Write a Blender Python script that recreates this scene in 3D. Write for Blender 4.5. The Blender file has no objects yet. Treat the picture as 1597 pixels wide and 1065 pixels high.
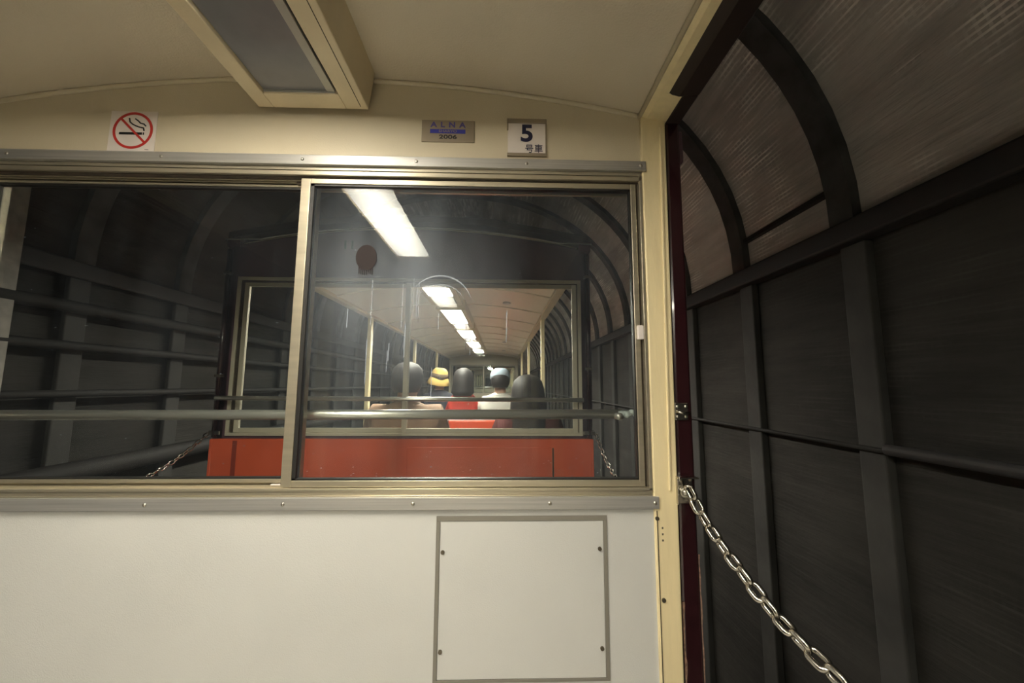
import bpy, bmesh, math, random
from mathutils import Vector, Matrix
random.seed(7)
sc = bpy.context.scene
COL = sc.collection
PI = math.pi

# ---------------------------------------------------------------- camera, world, exposure
F_PX, W_PX, H_PX = 600.0, 1597.0, 1065.0
yaw, pit, roll = math.atan(16/600), math.atan(68/600), math.radians(0.25)
fw = Vector((math.sin(yaw)*math.cos(pit), math.cos(yaw)*math.cos(pit), math.sin(pit)))
r0 = Vector((math.cos(yaw), -math.sin(yaw), 0)); u0 = r0.cross(fw)
rr = r0*math.cos(roll)+u0*math.sin(roll); uu = u0*math.cos(roll)-r0*math.sin(roll)
cd = bpy.data.cameras.new('camera'); cam = bpy.data.objects.new('camera', cd); COL.objects.link(cam)
M = Matrix((rr, uu, -fw)).transposed().to_4x4(); M.translation = Vector((0, 0, 1.15)); cam.matrix_world = M
cd.sensor_width = 36.0; cd.lens = 36.0*F_PX/W_PX; cd.clip_start = 0.01; cd.clip_end = 200
sc.camera = cam
wd = bpy.data.worlds.new('world'); sc.world = wd; wd.use_nodes = True
wd.node_tree.nodes['Background'].inputs[0].default_value = (0.02, 0.02, 0.022, 1)
wd.node_tree.nodes['Background'].inputs[1].default_value = 0.02
vs = sc.view_settings; vs.view_transform = 'Standard'; vs.look = 'None'; vs.gamma = 1.0; vs.use_curve_mapping = False
vs.exposure = 0.62
sc.cycles.transparent_max_bounces = 32
sc.cycles.max_bounces = 10
LAMP_POWER = 42.0            # emission of the lit lamp covers

# ---------------------------------------------------------------- materials
def mat(name, col, rough=0.5, metal=0.0, noise=0.0, nscale=20, bump=0.0, bscale=200, coat=0.0, stretch=None, spec=0.5, dark=None, dthr=(0.55, 0.7)):
    m = bpy.data.materials.new(name); m.use_nodes = True
    nt = m.node_tree; b = nt.nodes['Principled BSDF']
    b.inputs['Base Color'].default_value = (*col, 1); b.inputs['Roughness'].default_value = rough
    b.inputs['Metallic'].default_value = metal; b.inputs['Coat Weight'].default_value = coat
    b.inputs['Coat Roughness'].default_value = 0.06
    b.inputs['Specular IOR Level'].default_value = spec
    tc = nt.nodes.new('ShaderNodeTexCoord'); mp = nt.nodes.new('ShaderNodeMapping')
    nt.links.new(tc.outputs['Object'], mp.inputs[0])
    if stretch: mp.inputs['Scale'].default_value = stretch
    if noise > 0 or dark:
        n = nt.nodes.new('ShaderNodeTexNoise'); n.inputs['Scale'].default_value = nscale; n.inputs['Detail'].default_value = 6
        nt.links.new(mp.outputs[0], n.inputs['Vector'])
        cr = nt.nodes.new('ShaderNodeValToRGB')
        if dark:
            cr.color_ramp.elements[0].position, cr.color_ramp.elements[1].position = dthr
            cr.color_ramp.elements[0].color = (*col, 1); cr.color_ramp.elements[1].color = (*dark, 1)
        else:
            cr.color_ramp.elements[0].position = 0.3; cr.color_ramp.elements[1].position = 0.7
            cr.color_ramp.elements[0].color = (*[c*(1-noise) for c in col], 1)
            cr.color_ramp.elements[1].color = (*[min(1, c*(1+noise)) for c in col], 1)
        nt.links.new(n.outputs['Fac'], cr.inputs[0]); nt.links.new(cr.outputs[0], b.inputs['Base Color'])
    if bump > 0:
        n2 = nt.nodes.new('ShaderNodeTexNoise'); n2.inputs['Scale'].default_value = bscale; n2.inputs['Detail'].default_value = 4
        nt.links.new(mp.outputs[0], n2.inputs['Vector'])
        bp = nt.nodes.new('ShaderNodeBump'); bp.inputs['Strength'].default_value = bump; bp.inputs['Distance'].default_value = 0.002
        nt.links.new(n2.outputs['Fac'], bp.inputs['Height']); nt.links.new(bp.outputs[0], b.inputs['Normal'])
    return m

CREAM = mat('cream_paint', (0.60, 0.53, 0.39), 0.38, noise=0.05, nscale=3, bump=0.25, bscale=350)
CEILN = mat('brightened_ceiling_paint', (0.80, 0.75, 0.62), 0.42)  # ceiling of the cars ahead, colour lightened so it looks more brightly lit
CEIL = mat('ceiling_paint', (0.62, 0.545, 0.425), 0.42, noise=0.05, nscale=3, bump=0.3, bscale=260)
YPOST = mat('yellowed_cream_paint', (0.78, 0.66, 0.40), 0.33, noise=0.06, nscale=14, bump=0.15, bscale=90, stretch=(3, 3, .4))
WHITE = mat('white_board', (0.56, 0.56, 0.54), 0.45, noise=0.03, nscale=5, bump=0.2, bscale=400)
ALU = mat('anodised_aluminium', (0.52, 0.47, 0.36), 0.34, 0.75, noise=0.10, nscale=12, stretch=(.3, 3, 6))
STEEL = mat('brushed_steel', (0.46, 0.45, 0.43), 0.38, 0.6, noise=0.12, nscale=10, stretch=(.4, 5, 30), bump=0.1, bscale=60)
CHROME = mat('polished_rail', (0.82, 0.79, 0.72), 0.30, 0.85)
CHAINM = mat('chain_steel', (0.50, 0.47, 0.42), 0.24, 1.0, noise=0.25, nscale=60)
MAROON = mat('maroon_gloss_paint', (0.022, 0.0055, 0.0075), 0.22, noise=0.15, nscale=30, coat=0.5, bump=0.08, bscale=30)
BEAMM = mat('grimy_beam_paint', (0.022, 0.013, 0.011), 0.5, noise=0.2, nscale=8)
MAROON2 = mat('dark_maroon_paint', (0.085, 0.045, 0.058), 0.30, noise=0.15, nscale=8, coat=0.8, bump=0.1, bscale=25)
CHIP = mat('chipped_primer', (0.22, 0.13, 0.09), 0.8, noise=0.5, nscale=120)
RED = mat('vermilion_paint', (0.66, 0.105, 0.042), 0.42, noise=0.06, nscale=8, bump=0.1, bscale=30)
REDV = mat('red_vinyl', (0.75, 0.085, 0.03), 0.4)
BLACK = mat('black_rubber', (0.012, 0.011, 0.010), 0.5)
GAP = mat('grimy_groove', (0.05, 0.035, 0.022), 0.7, noise=0.4, nscale=60)
GREYP = mat('grey_lamp_cover', (0.19, 0.19, 0.20), 0.22, noise=0.06, nscale=20)
GREYF = mat('grey_border_strip', (0.20, 0.185, 0.155), 0.5)
SCREW = mat('screw_metal', (0.14, 0.12, 0.09), 0.35, 0.7)
RIVET = mat('rivet_metal', (0.55, 0.52, 0.45), 0.3, 1.0)
FLOORM = mat('floor_sheet', (0.55, 0.53, 0.47), 0.6, noise=0.2)
PAPER = mat('white_sticker', (0.70, 0.64, 0.60), 0.35, noise=0.03)
SREDM = mat('sign_red', (0.50, 0.03, 0.025), 0.4)
INK = mat('black_ink', (0.012, 0.012, 0.014), 0.5)
NAVY = mat('navy_ink', (0.010, 0.012, 0.05), 0.4)
BLUE = mat('blue_print', (0.035, 0.04, 0.30), 0.4)
BLUE2 = mat('blue_letters', (0.08, 0.07, 0.26), 0.4)
PLATE = mat('grey_metal_plate', (0.30, 0.25, 0.185), 0.4, 0.3, noise=0.05)
GREASE = mat('white_grease', (0.55, 0.60, 0.58), 0.35, bump=0.8, bscale=80)
SILVER = mat('silver_strip', (0.40, 0.39, 0.35), 0.4, 0.4)
BALLAST = mat('ballast', (0.06, 0.055, 0.05), 0.9, noise=0.5, nscale=30, bump=1, bscale=40)
RAILM = mat('rail_steel', (0.12, 0.09, 0.07), 0.5, 0.8)
RIBM = mat('sooty_steel', (0.055, 0.058, 0.058), 0.6, noise=0.4, nscale=9, bump=0.6, bscale=30)
POSTC = mat('pale_concrete', (0.034, 0.034, 0.031), 0.85, noise=0.3, nscale=5, bump=0.8, bscale=30)
DARKM = mat('dark_pipe', (0.02, 0.019, 0.018), 0.7)
SKIN = mat('skin', (0.50, 0.30, 0.21), 0.5)
HAIR = mat('dark_hair', (0.018, 0.014, 0.013), 0.62, noise=0.3, nscale=40, stretch=(6, 6, .6))
EYE = mat('eye', (0.05, 0.04, 0.04), 0.2)

def concrete(name, c1, c2, mesh_amt, line):
    m = bpy.data.materials.new(name); m.use_nodes = True; nt = m.node_tree; L = nt.links
    b = nt.nodes['Principled BSDF']; b.inputs['Roughness'].default_value = 0.85; b.inputs['Specular IOR Level'].default_value = 0.25
    tc = nt.nodes.new('ShaderNodeTexCoord')
    def nz(scale, st, det=7, rough=.6):
        mp = nt.nodes.new('ShaderNodeMapping'); mp.inputs['Scale'].default_value = st; L.new(tc.outputs['Object'], mp.inputs[0])
        n = nt.nodes.new('ShaderNodeTexNoise'); n.inputs['Scale'].default_value = scale; n.inputs['Detail'].default_value = det
        n.inputs['Roughness'].default_value = rough; L.new(mp.outputs[0], n.inputs['Vector']); return n
    a = nz(1.6, (1, .7, 1)); s = nz(9, (1, .10, 1), 5, .7)
    def math_(op, x, y, cl=False):
        k = nt.nodes.new('ShaderNodeMath'); k.operation = op; k.use_clamp = cl
        for i, v in enumerate((x, y)):
            if isinstance(v, (int, float)): k.inputs[i].default_value = v
            else: L.new(v, k.inputs[i])
        return k.outputs[0]
    f = math_('ADD', math_('MULTIPLY', a.outputs['Fac'], 0.55), math_('MULTIPLY', s.outputs['Fac'], 0.45))
    cr = nt.nodes.new('ShaderNodeValToRGB'); cr.color_ramp.elements[0].position = .38; cr.color_ramp.elements[1].position = .66
    cr.color_ramp.elements[0].color = (*c1, 1); cr.color_ramp.elements[1].color = (*c2, 1); L.new(f, cr.inputs[0])
    # square mesh wires cast in the surface, visible in patches
    sep = nt.nodes.new('ShaderNodeSeparateXYZ'); L.new(tc.outputs['Object'], sep.inputs[0])
    gy = math_('GREATER_THAN', math_('FRACT', math_('MULTIPLY', sep.outputs[1], 1/.024), 0), .66)
    gz = math_('GREATER_THAN', math_('FRACT', math_('MULTIPLY', sep.outputs[2], 1/.017), 0), .60)
    g = math_('MAXIMUM', math_('MULTIPLY', gy, .35), gz)
    pm = nz(2.4, (1, .8, 1), 2); ps = nt.nodes.new('ShaderNodeMapRange'); L.new(pm.outputs['Fac'], ps.inputs[0])
    ps.inputs[1].default_value = .48; ps.inputs[2].default_value = .66
    st = nz(45, (1, .12, 1), 4)
    st2 = nt.nodes.new('ShaderNodeMapRange'); L.new(st.outputs['Fac'], st2.inputs[0]); st2.inputs[1].default_value = .42; st2.inputs[2].default_value = .80
    fac = math_('MULTIPLY', math_('MULTIPLY', g, ps.outputs[0]), math_('MULTIPLY', st2.outputs[0], mesh_amt), True)
    mx = nt.nodes.new('ShaderNodeMix'); mx.data_type = 'RGBA'; L.new(fac, mx.inputs[0]); L.new(cr.outputs[0], mx.inputs[6]); mx.inputs[7].default_value = (*line, 1)
    L.new(mx.outputs[2], b.inputs['Base Color'])
    bp = nt.nodes.new('ShaderNodeBump'); bp.inputs['Strength'].default_value = .7; bp.inputs['Distance'].default_value = .03
    L.new(f, bp.inputs['Height']); L.new(bp.outputs[0], b.inputs['Normal'])
    return m
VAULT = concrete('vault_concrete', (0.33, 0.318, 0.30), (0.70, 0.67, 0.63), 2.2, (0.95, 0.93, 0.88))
VAULT_SHADE = concrete('shaded_vault_concrete', (0.025, 0.023, 0.021), (0.07, 0.065, 0.058), 0.3, (0.12, 0.11, 0.10))  # darker copy of the vault concrete, left-side shade put into the colour
LOWER = concrete('lower_concrete', (0.015, 0.0145, 0.013), (0.044, 0.042, 0.037), 0.25, (0.11, 0.11, 0.10))

def emis(name, col, s, falloff=True):
    m = bpy.data.materials.new(name); m.use_nodes = True; nt = m.node_tree
    b = nt.nodes['Principled BSDF']; b.inputs['Base Color'].default_value = (.8, .8, .78, 1); b.inputs['Roughness'].default_value = .4
    b.inputs['Emission Color'].default_value = (*col, 1); b.inputs['Emission Strength'].default_value = s
    if falloff:   # the tube shines brightest through the middle of the cover
        tc = nt.nodes.new('ShaderNodeTexCoord'); mp = nt.nodes.new('ShaderNodeMapping'); nt.links.new(tc.outputs['Generated'], mp.inputs[0])
        mp.inputs['Location'].default_value = (-.5, -.5, 0); mp.inputs['Scale'].default_value = (1, 1, 0)
        sp = nt.nodes.new('ShaderNodeSeparateXYZ'); nt.links.new(mp.outputs[0], sp.inputs[0])
        def pw(o, k):
            a = nt.nodes.new('ShaderNodeMath'); a.operation = 'MULTIPLY'; nt.links.new(o, a.inputs[0]); nt.links.new(o, a.inputs[1])
            c = nt.nodes.new('ShaderNodeMath'); c.operation = 'MULTIPLY'; nt.links.new(a.outputs[0], c.inputs[0]); c.inputs[1].default_value = k
            return c.outputs[0]
        ad = nt.nodes.new('ShaderNodeMath'); nt.links.new(pw(sp.outputs[0], 2.6), ad.inputs[0]); nt.links.new(pw(sp.outputs[1], 1.9), ad.inputs[1])
        mr = nt.nodes.new('ShaderNodeMapRange'); nt.links.new(ad.outputs[0], mr.inputs[0])
        mr.inputs[1].default_value = 0; mr.inputs[2].default_value = .9; mr.inputs[3].default_value = s*1.35; mr.inputs[4].default_value = s*.42
        nt.links.new(mr.outputs[0], b.inputs['Emission Strength'])
    return m
LIT = emis('lit_lamp_cover', (1.0, 0.935, 0.79), LAMP_POWER)
LIT2 = emis('bright_lamp_cover', (1.0, 0.93, 0.82), LAMP_POWER*1.4)

def glass(name, ior, dirt, tint=(.93, .95, .94), streak=True, dcol=(.60, .66, .75), haze=None):
    m = bpy.data.materials.new(name); m.use_nodes = True; nt = m.node_tree; L = nt.links
    nt.nodes.remove(nt.nodes['Principled BSDF']); out = nt.nodes['Material Output']
    tr = nt.nodes.new('ShaderNodeBsdfTransparent'); tr.inputs[0].default_value = (*tint, 1)
    gl = nt.nodes.new('ShaderNodeBsdfGlossy'); gl.inputs['Roughness'].default_value = 0.0
    fr = nt.nodes.new('ShaderNodeFresnel'); fr.inputs[0].default_value = ior
    mx = nt.nodes.new('ShaderNodeMixShader'); L.new(fr.outputs[0], mx.inputs[0]); L.new(tr.outputs[0], mx.inputs[1]); L.new(gl.outputs[0], mx.inputs[2])
    df = nt.nodes.new('ShaderNodeBsdfDiffuse'); df.inputs[0].default_value = (*dcol, 1)
    tc = nt.nodes.new('ShaderNodeTexCoord'); mp = nt.nodes.new('ShaderNodeMapping'); mp.inputs['Scale'].default_value = (1, 1, .35); L.new(tc.outputs['Object'], mp.inputs[0])
    n = nt.nodes.new('ShaderNodeTexNoise'); n.inputs['Scale'].default_value = 9; n.inputs['Detail'].default_value = 8; n.inputs['Roughness'].default_value = .65; L.new(mp.outputs[0], n.inputs['Vector'])
    mr = nt.nodes.new('ShaderNodeMapRange'); L.new(n.outputs['Fac'], mr.inputs[0]); mr.inputs[1].default_value = .35; mr.inputs[2].default_value = .75; mr.inputs[3].default_value = dirt*.35; mr.inputs[4].default_value = dirt*1.7
    v = nt.nodes.new('ShaderNodeTexNoise'); v.inputs['Scale'].default_value = 90; v.inputs['Detail'].default_value = 2
    mp2 = nt.nodes.new('ShaderNodeMapping'); mp2.inputs['Scale'].default_value = (1, 1, 3.0); L.new(tc.outputs['Object'], mp2.inputs[0]); L.new(mp2.outputs[0], v.inputs['Vector'])
    mr2 = nt.nodes.new('ShaderNodeMapRange'); L.new(v.outputs['Fac'], mr2.inputs[0]); mr2.inputs[1].default_value = .74; mr2.inputs[2].default_value = .80; mr2.inputs[3].default_value = 0; mr2.inputs[4].default_value = .35 if streak else 0
    ad = nt.nodes.new('ShaderNodeMath'); L.new(mr.outputs[0], ad.inputs[0]); L.new(mr2.outputs[0], ad.inputs[1]); ad.use_clamp = True
    if haze:      # smudge haze in one patch of the pane, with lamp glare painted in
        mh = nt.nodes.new('ShaderNodeMapping'); L.new(tc.outputs['Object'], mh.inputs[0]); cx_, cz_, rx_, rz_, amt = haze
        mh.inputs['Location'].default_value = (-cx_/rx_, 0, -cz_/rz_); mh.inputs['Scale'].default_value = (1/rx_, 0, 1/rz_)
        gr = nt.nodes.new('ShaderNodeTexGradient'); gr.gradient_type = 'QUADRATIC_SPHERE'; L.new(mh.outputs[0], gr.inputs[0])
        hz_ = nt.nodes.new('ShaderNodeMath'); hz_.operation = 'MULTIPLY'; L.new(gr.outputs['Fac'], hz_.inputs[0]); L.new(n.outputs['Fac'], hz_.inputs[1])
        ma = nt.nodes.new('ShaderNodeMath'); ma.operation = 'MULTIPLY_ADD'; L.new(hz_.outputs[0], ma.inputs[0]); ma.inputs[1].default_value = amt*2; L.new(ad.outputs[0], ma.inputs[2]); ad = ma
    m2 = nt.nodes.new('ShaderNodeMixShader'); L.new(ad.outputs[0], m2.inputs[0]); L.new(mx.outputs[0], m2.inputs[1]); L.new(df.outputs[0], m2.inputs[2])
    L.new(m2.outputs[0], out.inputs[0]); return m
GLASS_R = glass('smudged_glass', 1.24, 0.020, haze=(-.24, 1.36, .30, .36, .16))
GLASS_L = glass('window_glass', 1.20, 0.006)
GLASS_F = glass('far_glass', 1.18, 0.018)
SMEAR = glass('smear', 1.15, 0.30, streak=False, tint=(.97, .97, .97))

# ---------------------------------------------------------------- mesh helpers
class MB:
    def __init__(s): s.bm = bmesh.new()
    def _add(s, vs, fs):
        v = [s.bm.verts.new(p) for p in vs]
        for f in fs:
            try: s.bm.faces.new([v[i] for i in f])
            except ValueError: pass
        return v
    def box(s, x0, x1, y0, y1, z0, z1):
        s._add([(x, y, z) for z in (z0, z1) for y in (y0, y1) for x in (x0, x1)],
               [(0, 2, 3, 1), (4, 5, 7, 6), (0, 1, 5, 4), (2, 6, 7, 3), (0, 4, 6, 2), (1, 3, 7, 5)]); return s
    def prism(s, pts, axis, a, b):       # polygon in the other two axes, pushed along axis from a to b
        def P3(p, t):
            return {'x': (t, p[0], p[1]), 'y': (p[0], t, p[1]), 'z': (p[0], p[1], t)}[axis]
        n = len(pts)
        v = [s.bm.verts.new(P3(p, a)) for p in pts] + [s.bm.verts.new(P3(p, b)) for p in pts]
        s.bm.faces.new(v[:n]); s.bm.faces.new(v[n:][::-1])
        for i in range(n): s.bm.faces.new((v[i], v[i+n], v[(i+1) % n+n], v[(i+1) % n]))
        return s
    def strip(s, pairs, axis, a, b):     # band between inner and outer polylines
        for i in range(len(pairs)-1):
            (p0, q0), (p1, q1) = pairs[i], pairs[i+1]
            s.prism([p0, p1, q1, q0], axis, a, b)
        return s
    def tube(s, pts, r, seg=10, closed=False, cap=True):
        pts = [Vector(p) for p in pts]; n = len(pts); rings = []
        up = None
        for i, p in enumerate(pts):
            if closed: t = (pts[(i+1) % n]-pts[i-1]).normalized()
            else: t = (pts[min(i+1, n-1)]-pts[max(i-1, 0)]).normalized()
            if up is None:
                up = Vector((0, 0, 1)) if abs(t.z) < .9 else Vector((0, 1, 0))
            a = t.cross(up)
            if a.length < 1e-5: a = t.cross(Vector((1, .1, 0)))
            a.normalize(); bb = a.cross(t).normalized(); up = bb
            rad = r[i] if isinstance(r, (list, tuple)) else r
            rings.append([s.bm.verts.new(p+(a*math.cos(2*PI*k/seg)+bb*math.sin(2*PI*k/seg))*rad) for k in range(seg)])
        for i in range(n if closed else n-1):
            A, B = rings[i], rings[(i+1) % n]
            for k in range(seg):
                try: s.bm.faces.new((A[k], A[(k+1) % seg], B[(k+1) % seg], B[k]))
                except ValueError: pass
        if cap and not closed: s.bm.faces.new(rings[0][::-1]); s.bm.faces.new(rings[-1])
        return s
    def loft(s, rings, seg=24):          # rings: (cx, cy, z, rx, ry)
        R = [[s.bm.verts.new((cx+rx*math.cos(2*PI*k/seg), cy+ry*math.sin(2*PI*k/seg), z)) for k in range(seg)] for cx, cy, z, rx, ry in rings]
        for A, B in zip(R, R[1:]):
            for k in range(seg): s.bm.faces.new((A[k], A[(k+1) % seg], B[(k+1) % seg], B[k]))
        s.bm.faces.new(R[0][::-1]); s.bm.faces.new(R[-1]); return s
    def ball(s, c, r, sx=1, sy=1, sz=1, seg=14):
        rings = []
        for i in range(1, seg):
            a = -PI/2+PI*i/seg
            rings.append((c[0], c[1], c[2]+r*sz*math.sin(a), r*sx*math.cos(a), r*sy*math.cos(a)))
        return s.loft(rings, seg*2)
    def build(s, name, m, parent=None, bevel=0.0, smooth=False, seg=2):
        bmesh.ops.recalc_face_normals(s.bm, faces=s.bm.faces)
        me = bpy.data.meshes.new(name); s.bm.to_mesh(me); s.bm.free(); me.materials.append(m)
        o = bpy.data.objects.new(name, me); COL.objects.link(o)
        if smooth:
            for p in me.polygons: p.use_smooth = True
        if bevel:
            md = o.modifiers.new('bevel', 'BEVEL'); md.width = bevel; md.segments = seg; md.limit_method = 'ANGLE'; md.angle_limit = math.radians(40)
        if parent: o.parent = parent; o.matrix_parent_inverse = parent_inv(parent)
        return o
def parent_inv(p):
    m = Matrix.Translation(p.location); q = p
    return m.inverted() if p.parent is None else Matrix.Identity(4)
def box(name, m, b, parent=None, bevel=0.0): return MB().box(*b).build(name, m, parent, bevel)
def empty(name, loc): o = bpy.data.objects.new(name, None); o.location = loc; o.empty_display_size = .05; COL.objects.link(o); return o
def tag(o, label, cat, group=None, kind=None):
    o['label'] = label; o['category'] = cat
    if group: o['group'] = group
    if kind: o['kind'] = kind
    return o
def struct(o, label=None):
    o['kind'] = 'structure'
    if label: o['label'] = label
    return o
def text(name, s, size, m, c, parent, xs=1.0, depth=.0004, bold=0.0, shear=0.0):
    cu = bpy.data.curves.new(name, 'FONT'); cu.body = s; cu.size = size; cu.align_x = 'CENTER'; cu.align_y = 'CENTER'; cu.extrude = depth; cu.offset = bold; cu.shear = shear
    t = bpy.data.objects.new(name, cu); COL.objects.link(t); bpy.context.view_layer.update()
    me = bpy.data.meshes.new_from_object(t.evaluated_get(bpy.context.evaluated_depsgraph_get()))
    bpy.data.objects.remove(t)
    R = Matrix.Rotation(PI/2, 4, 'X')
    me.transform(Matrix.Translation(Vector(c)) @ R @ Matrix.Diagonal((xs, 1, 1, 1)))
    me.materials.clear(); me.materials.append(m)
    o = bpy.data.objects.new(name, me); COL.objects.link(o)
    if parent: o.parent = parent; o.matrix_parent_inverse = parent_inv(parent)
    return o

# ---------------------------------------------------------------- the car section shared by all cars (world x; y by argument)
XC = -0.435
def zc(x, top=1.897): return top-.133*(x-XC)**2
def end_wall_mesh(mb, ya, yb, zlo, ext=.775, top=1.905, wx0=-1.217, wx1=.334, wz0=.922, wz1=1.652):
    n = 24; xs = [XC-ext+2*ext*i/n for i in range(n+1)]
    mb.strip([((x, wz1), (x, zc(x, top))) for x in xs], 'y', ya, yb)
    mb.box(XC-ext, XC+ext, ya, yb, zlo, wz0)
    mb.box(XC-ext, wx0, ya, yb, wz0, wz1)
    mb.box(wx1, XC+ext, ya, yb, wz0, wz1)
    return mb
def vault_sheet(mb, ya, yb, ext, top, th, n=24):
    xs = [XC-ext+2*ext*i/n for i in range(n+1)]
    return mb.strip([((x, zc(x, top)), (x, zc(x, top)+th)) for x in xs], 'y', ya, yb)

# ================================================================ OUR CAR
YI, YE = 0.88, 0.93
YB = -6.75
w = end_wall_mesh(MB(), YI, YE, 0.0, ext=.825, wx0=-1.246).build('wall_front', CREAM); struct(w, 'cream end wall of the car above the window')
w2 = MB().box(XC-.772, XC+.774, YI-.004, YI+.0015, .02, .8845).build('wall_front_board', WHITE, w)
w2['label'] = 'white board panel below the window'
struct(vault_sheet(MB(), YB, YE, .79, 1.897, .02).build('ceiling', CEIL), 'cream curved ceiling of the car')
struct(box('floor', FLOORM, (XC-.86, XC+.86, YB, YE, -.05, 0)), 'floor of the car')
wb = end_wall_mesh(MB(), YB-.05, YB, 0.0).build('wall_back', CREAM); struct(wb)
# bead where ceiling meets the end wall
n = 40; xs = [XC-.775+1.55*i/n for i in range(n+1)]
struct(MB().tube([(x, YI-.003, zc(x)-.004) for x in xs], .0055, 8).build('trim_1', CREAM, smooth=True), 'cream bead along the curved ceiling joint')
# side rails of the ceiling
for i, sx in enumerate((1, -1)):
    def X(d): return XC+sx*d
    t = MB().prism([(X(.772), 1.79+.020), (X(.787), 1.802), (X(.838), 1.800), (X(.838), 1.83), (X(.772), 1.84)], 'y', .785, YE).build('trim_%d' % (2+i), YPOST)
    struct(t, 'cream rail along the %s edge of the ceiling' % ('right', 'left')[i])
    MB().prism([(X(.772), 1.81), (X(.787), 1.802), (X(.806), 1.802), (X(.806), 1.84), (X(.772), 1.84)], 'y', YB, .785).build('rail', YPOST, t)
    MB().tube([(X(.772), YI, 1.8125), (X(.772), YB, 1.8125)], .006, 8).build('bead', CREAM, t, smooth=True)
    b = MB().prism([(X(.802), 1.803), (X(.83), 1.796), (X(.875), 1.800), (X(.895), 1.84), (X(.80), 1.88)], 'y', YB, .79).build('trim_%d' % (4+i), BEAMM, bevel=.004)
    struct(b, 'dark maroon roof beam over the %s opening' % ('right', 'left')[i])
    MB().prism([(X(.838), 1.797), (X(.873), 1.797), (X(.873), 1.86), (X(.838), 1.86)], 'y', .785, YE).build('beam_end', BEAMM, b, bevel=.003)
    # cream corner post and the maroon outer post
    pa_ = .772 if sx == 1 else .811
    p = MB().prism([(X(pa_), .0), (X(.818), .0), (X(.833), 1.80), (X(pa_), 1.81)], 'y', YI-.010, YE).build('trim_%d' % (6+i), YPOST, bevel=.003)
    struct(p, 'yellowed cream corner post %s of the window' % ('right', 'left')[i])
    MB().prism([(X(.7765), .0), (X(.778), .0), (X(.778), .878), (X(.7765), .878)], 'y', YI-.0115, YI-.009).build('seam', GAP, p)
    MB().prism([(X(.806), .92), (X(.810), .92), (X(.822), 1.78), (X(.817), 1.78)], 'y', YI-.0135, YI-.009).build('ridge', YPOST, p, bevel=.001)
    if sx == 1:
        for (px, pz) in ((.342, .862), (.350, .695)):
            MB().tube([(px, YI-.0095, pz), (px, YI-.0125, pz)], .0045, 10).build('screw', SCREW, p)
        for pz in (.842, .829, .816):
            MB().box(.3515, .3550, YI-.0105, YI-.0095, pz-.002, pz+.002).build('nick', SCREW, p)
    q = MB().prism([(X(.821), .0), (X(.868), .0), (X(.871), 1.80), (X(.836), 1.80)], 'y', YI-.004, YE+.02).build('trim_%d' % (8+i), MAROON, bevel=.006)
    struct(q, 'glossy maroon outer post %s of the window' % ('right', 'left')[i])
    if sx == 1:
        box('latch_bump', MAROON2, (.432, .449, .885, .915, 1.70, 1.785), q, .006)
        # ragged chipped paint along the lower edges
        for (xa, wd_, zt, nm) in ((.3925, .006, .70, 'chipped_edge'), (.4325, .003, .80, 'chipped_edge')):
            z, L_, R_ = .10, [], []
            while z < zt:
                j = random.uniform(.35, 1)
                L_.append((xa, z)); R_.append((xa+wd_*j, z)); z += random.uniform(.006, .02)
            MB().strip(list(zip(L_, R_)), 'y', YI-.0050, YI-.0038).build(nm, CHIP, q)
# further posts behind (both sides), carrying the roof
k = 10
for yy in (-.98, -2.85, -4.75, YB+.06):
    for sx in (1, -1):
        p = MB().box(min(XC+sx*.79, XC+sx*.868), max(XC+sx*.79, XC+sx*.868), yy-.035, yy+.035, 0, 1.80).build('trim_%d' % k, YPOST, bevel=.004); k += 1
        struct(p)

# ---- window: tracks and sashes
tr = box('trim_20', ALU, (-1.246, .346, YI-.012, YI+.002, 1.6665, 1.6905), bevel=.001); tr.data.materials[0] = STEEL
struct(tr, 'steel cover strip along the top of the window')
box('drip_lip', STEEL, (-1.246, .346, YI-.016, YI+.002, 1.664, 1.6672), tr, .0008)
for px in (-1.15, -.80, -.474, -.2065, .0565, .333):
    MB().ball((px, YI-.0125, 1.6785), .0038, 1, .6, 1, 8).build('rivet', RIVET, tr, smooth=True)
bt = box('trim_21', STEEL, (-1.246, .347, YI-.014, YI+.002, .8825, .9085), bevel=.001)
struct(bt, 'steel cover strip along the bottom of the window')
for px in (-1.05, -.751, -.464, -.1885, .107, .3375):
    MB().ball((px, YI-.0145, .8955), .0040, 1, .6, 1, 8).build('rivet', RIVET, bt, smooth=True)
fr = MB()
fr.box(-1.246, .334, .872, .876, .9085, .9115)
fr.box(-1.246, .334, .874, .934, .9115, .9200); fr.box(-1.246, .334, .872, .880, .9200, .9255)
fr.box(-1.246, .334, .894, .899, .9200, .9275); fr.box(-1.246, .334, .924, .934, .9200, .932)
fr.box(-1.246, .334, .874, .934, 1.6555, 1.664); fr.box(-1.246, .334, .872, .880, 1.6420, 1.6525)
fr.box(-1.246, .334, .892, .897, 1.638, 1.6555); fr.box(-1.246, .334, .900, .905, 1.636, 1.6555); fr.box(-1.246, .334, .926, .934, 1.630, 1.6555)
fr.box(.3290, .336, .872, .934, .9200, 1.656); fr.box(-1.248, -1.242, .872, .934, .9200, 1.656)
fo = fr.build('window_frame', ALU, bevel=.0008)
wfo = empty('window_3', (XC, .9, .92)); struct(wfo, 'aluminium outer frame with sliding tracks around the window'); fo.parent = wfo; fo.matrix_parent_inverse = parent_inv(wfo)
g = MB(); g.box(-1.246, .334, .880, .925, 1.652, 1.656); g.box(-1.246, .334, .880, .892, 1.6395, 1.6555)
g.box(.3225, .3295, .890, .93, .925, 1.65); g.build('track_groove', GAP, wfo)
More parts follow.
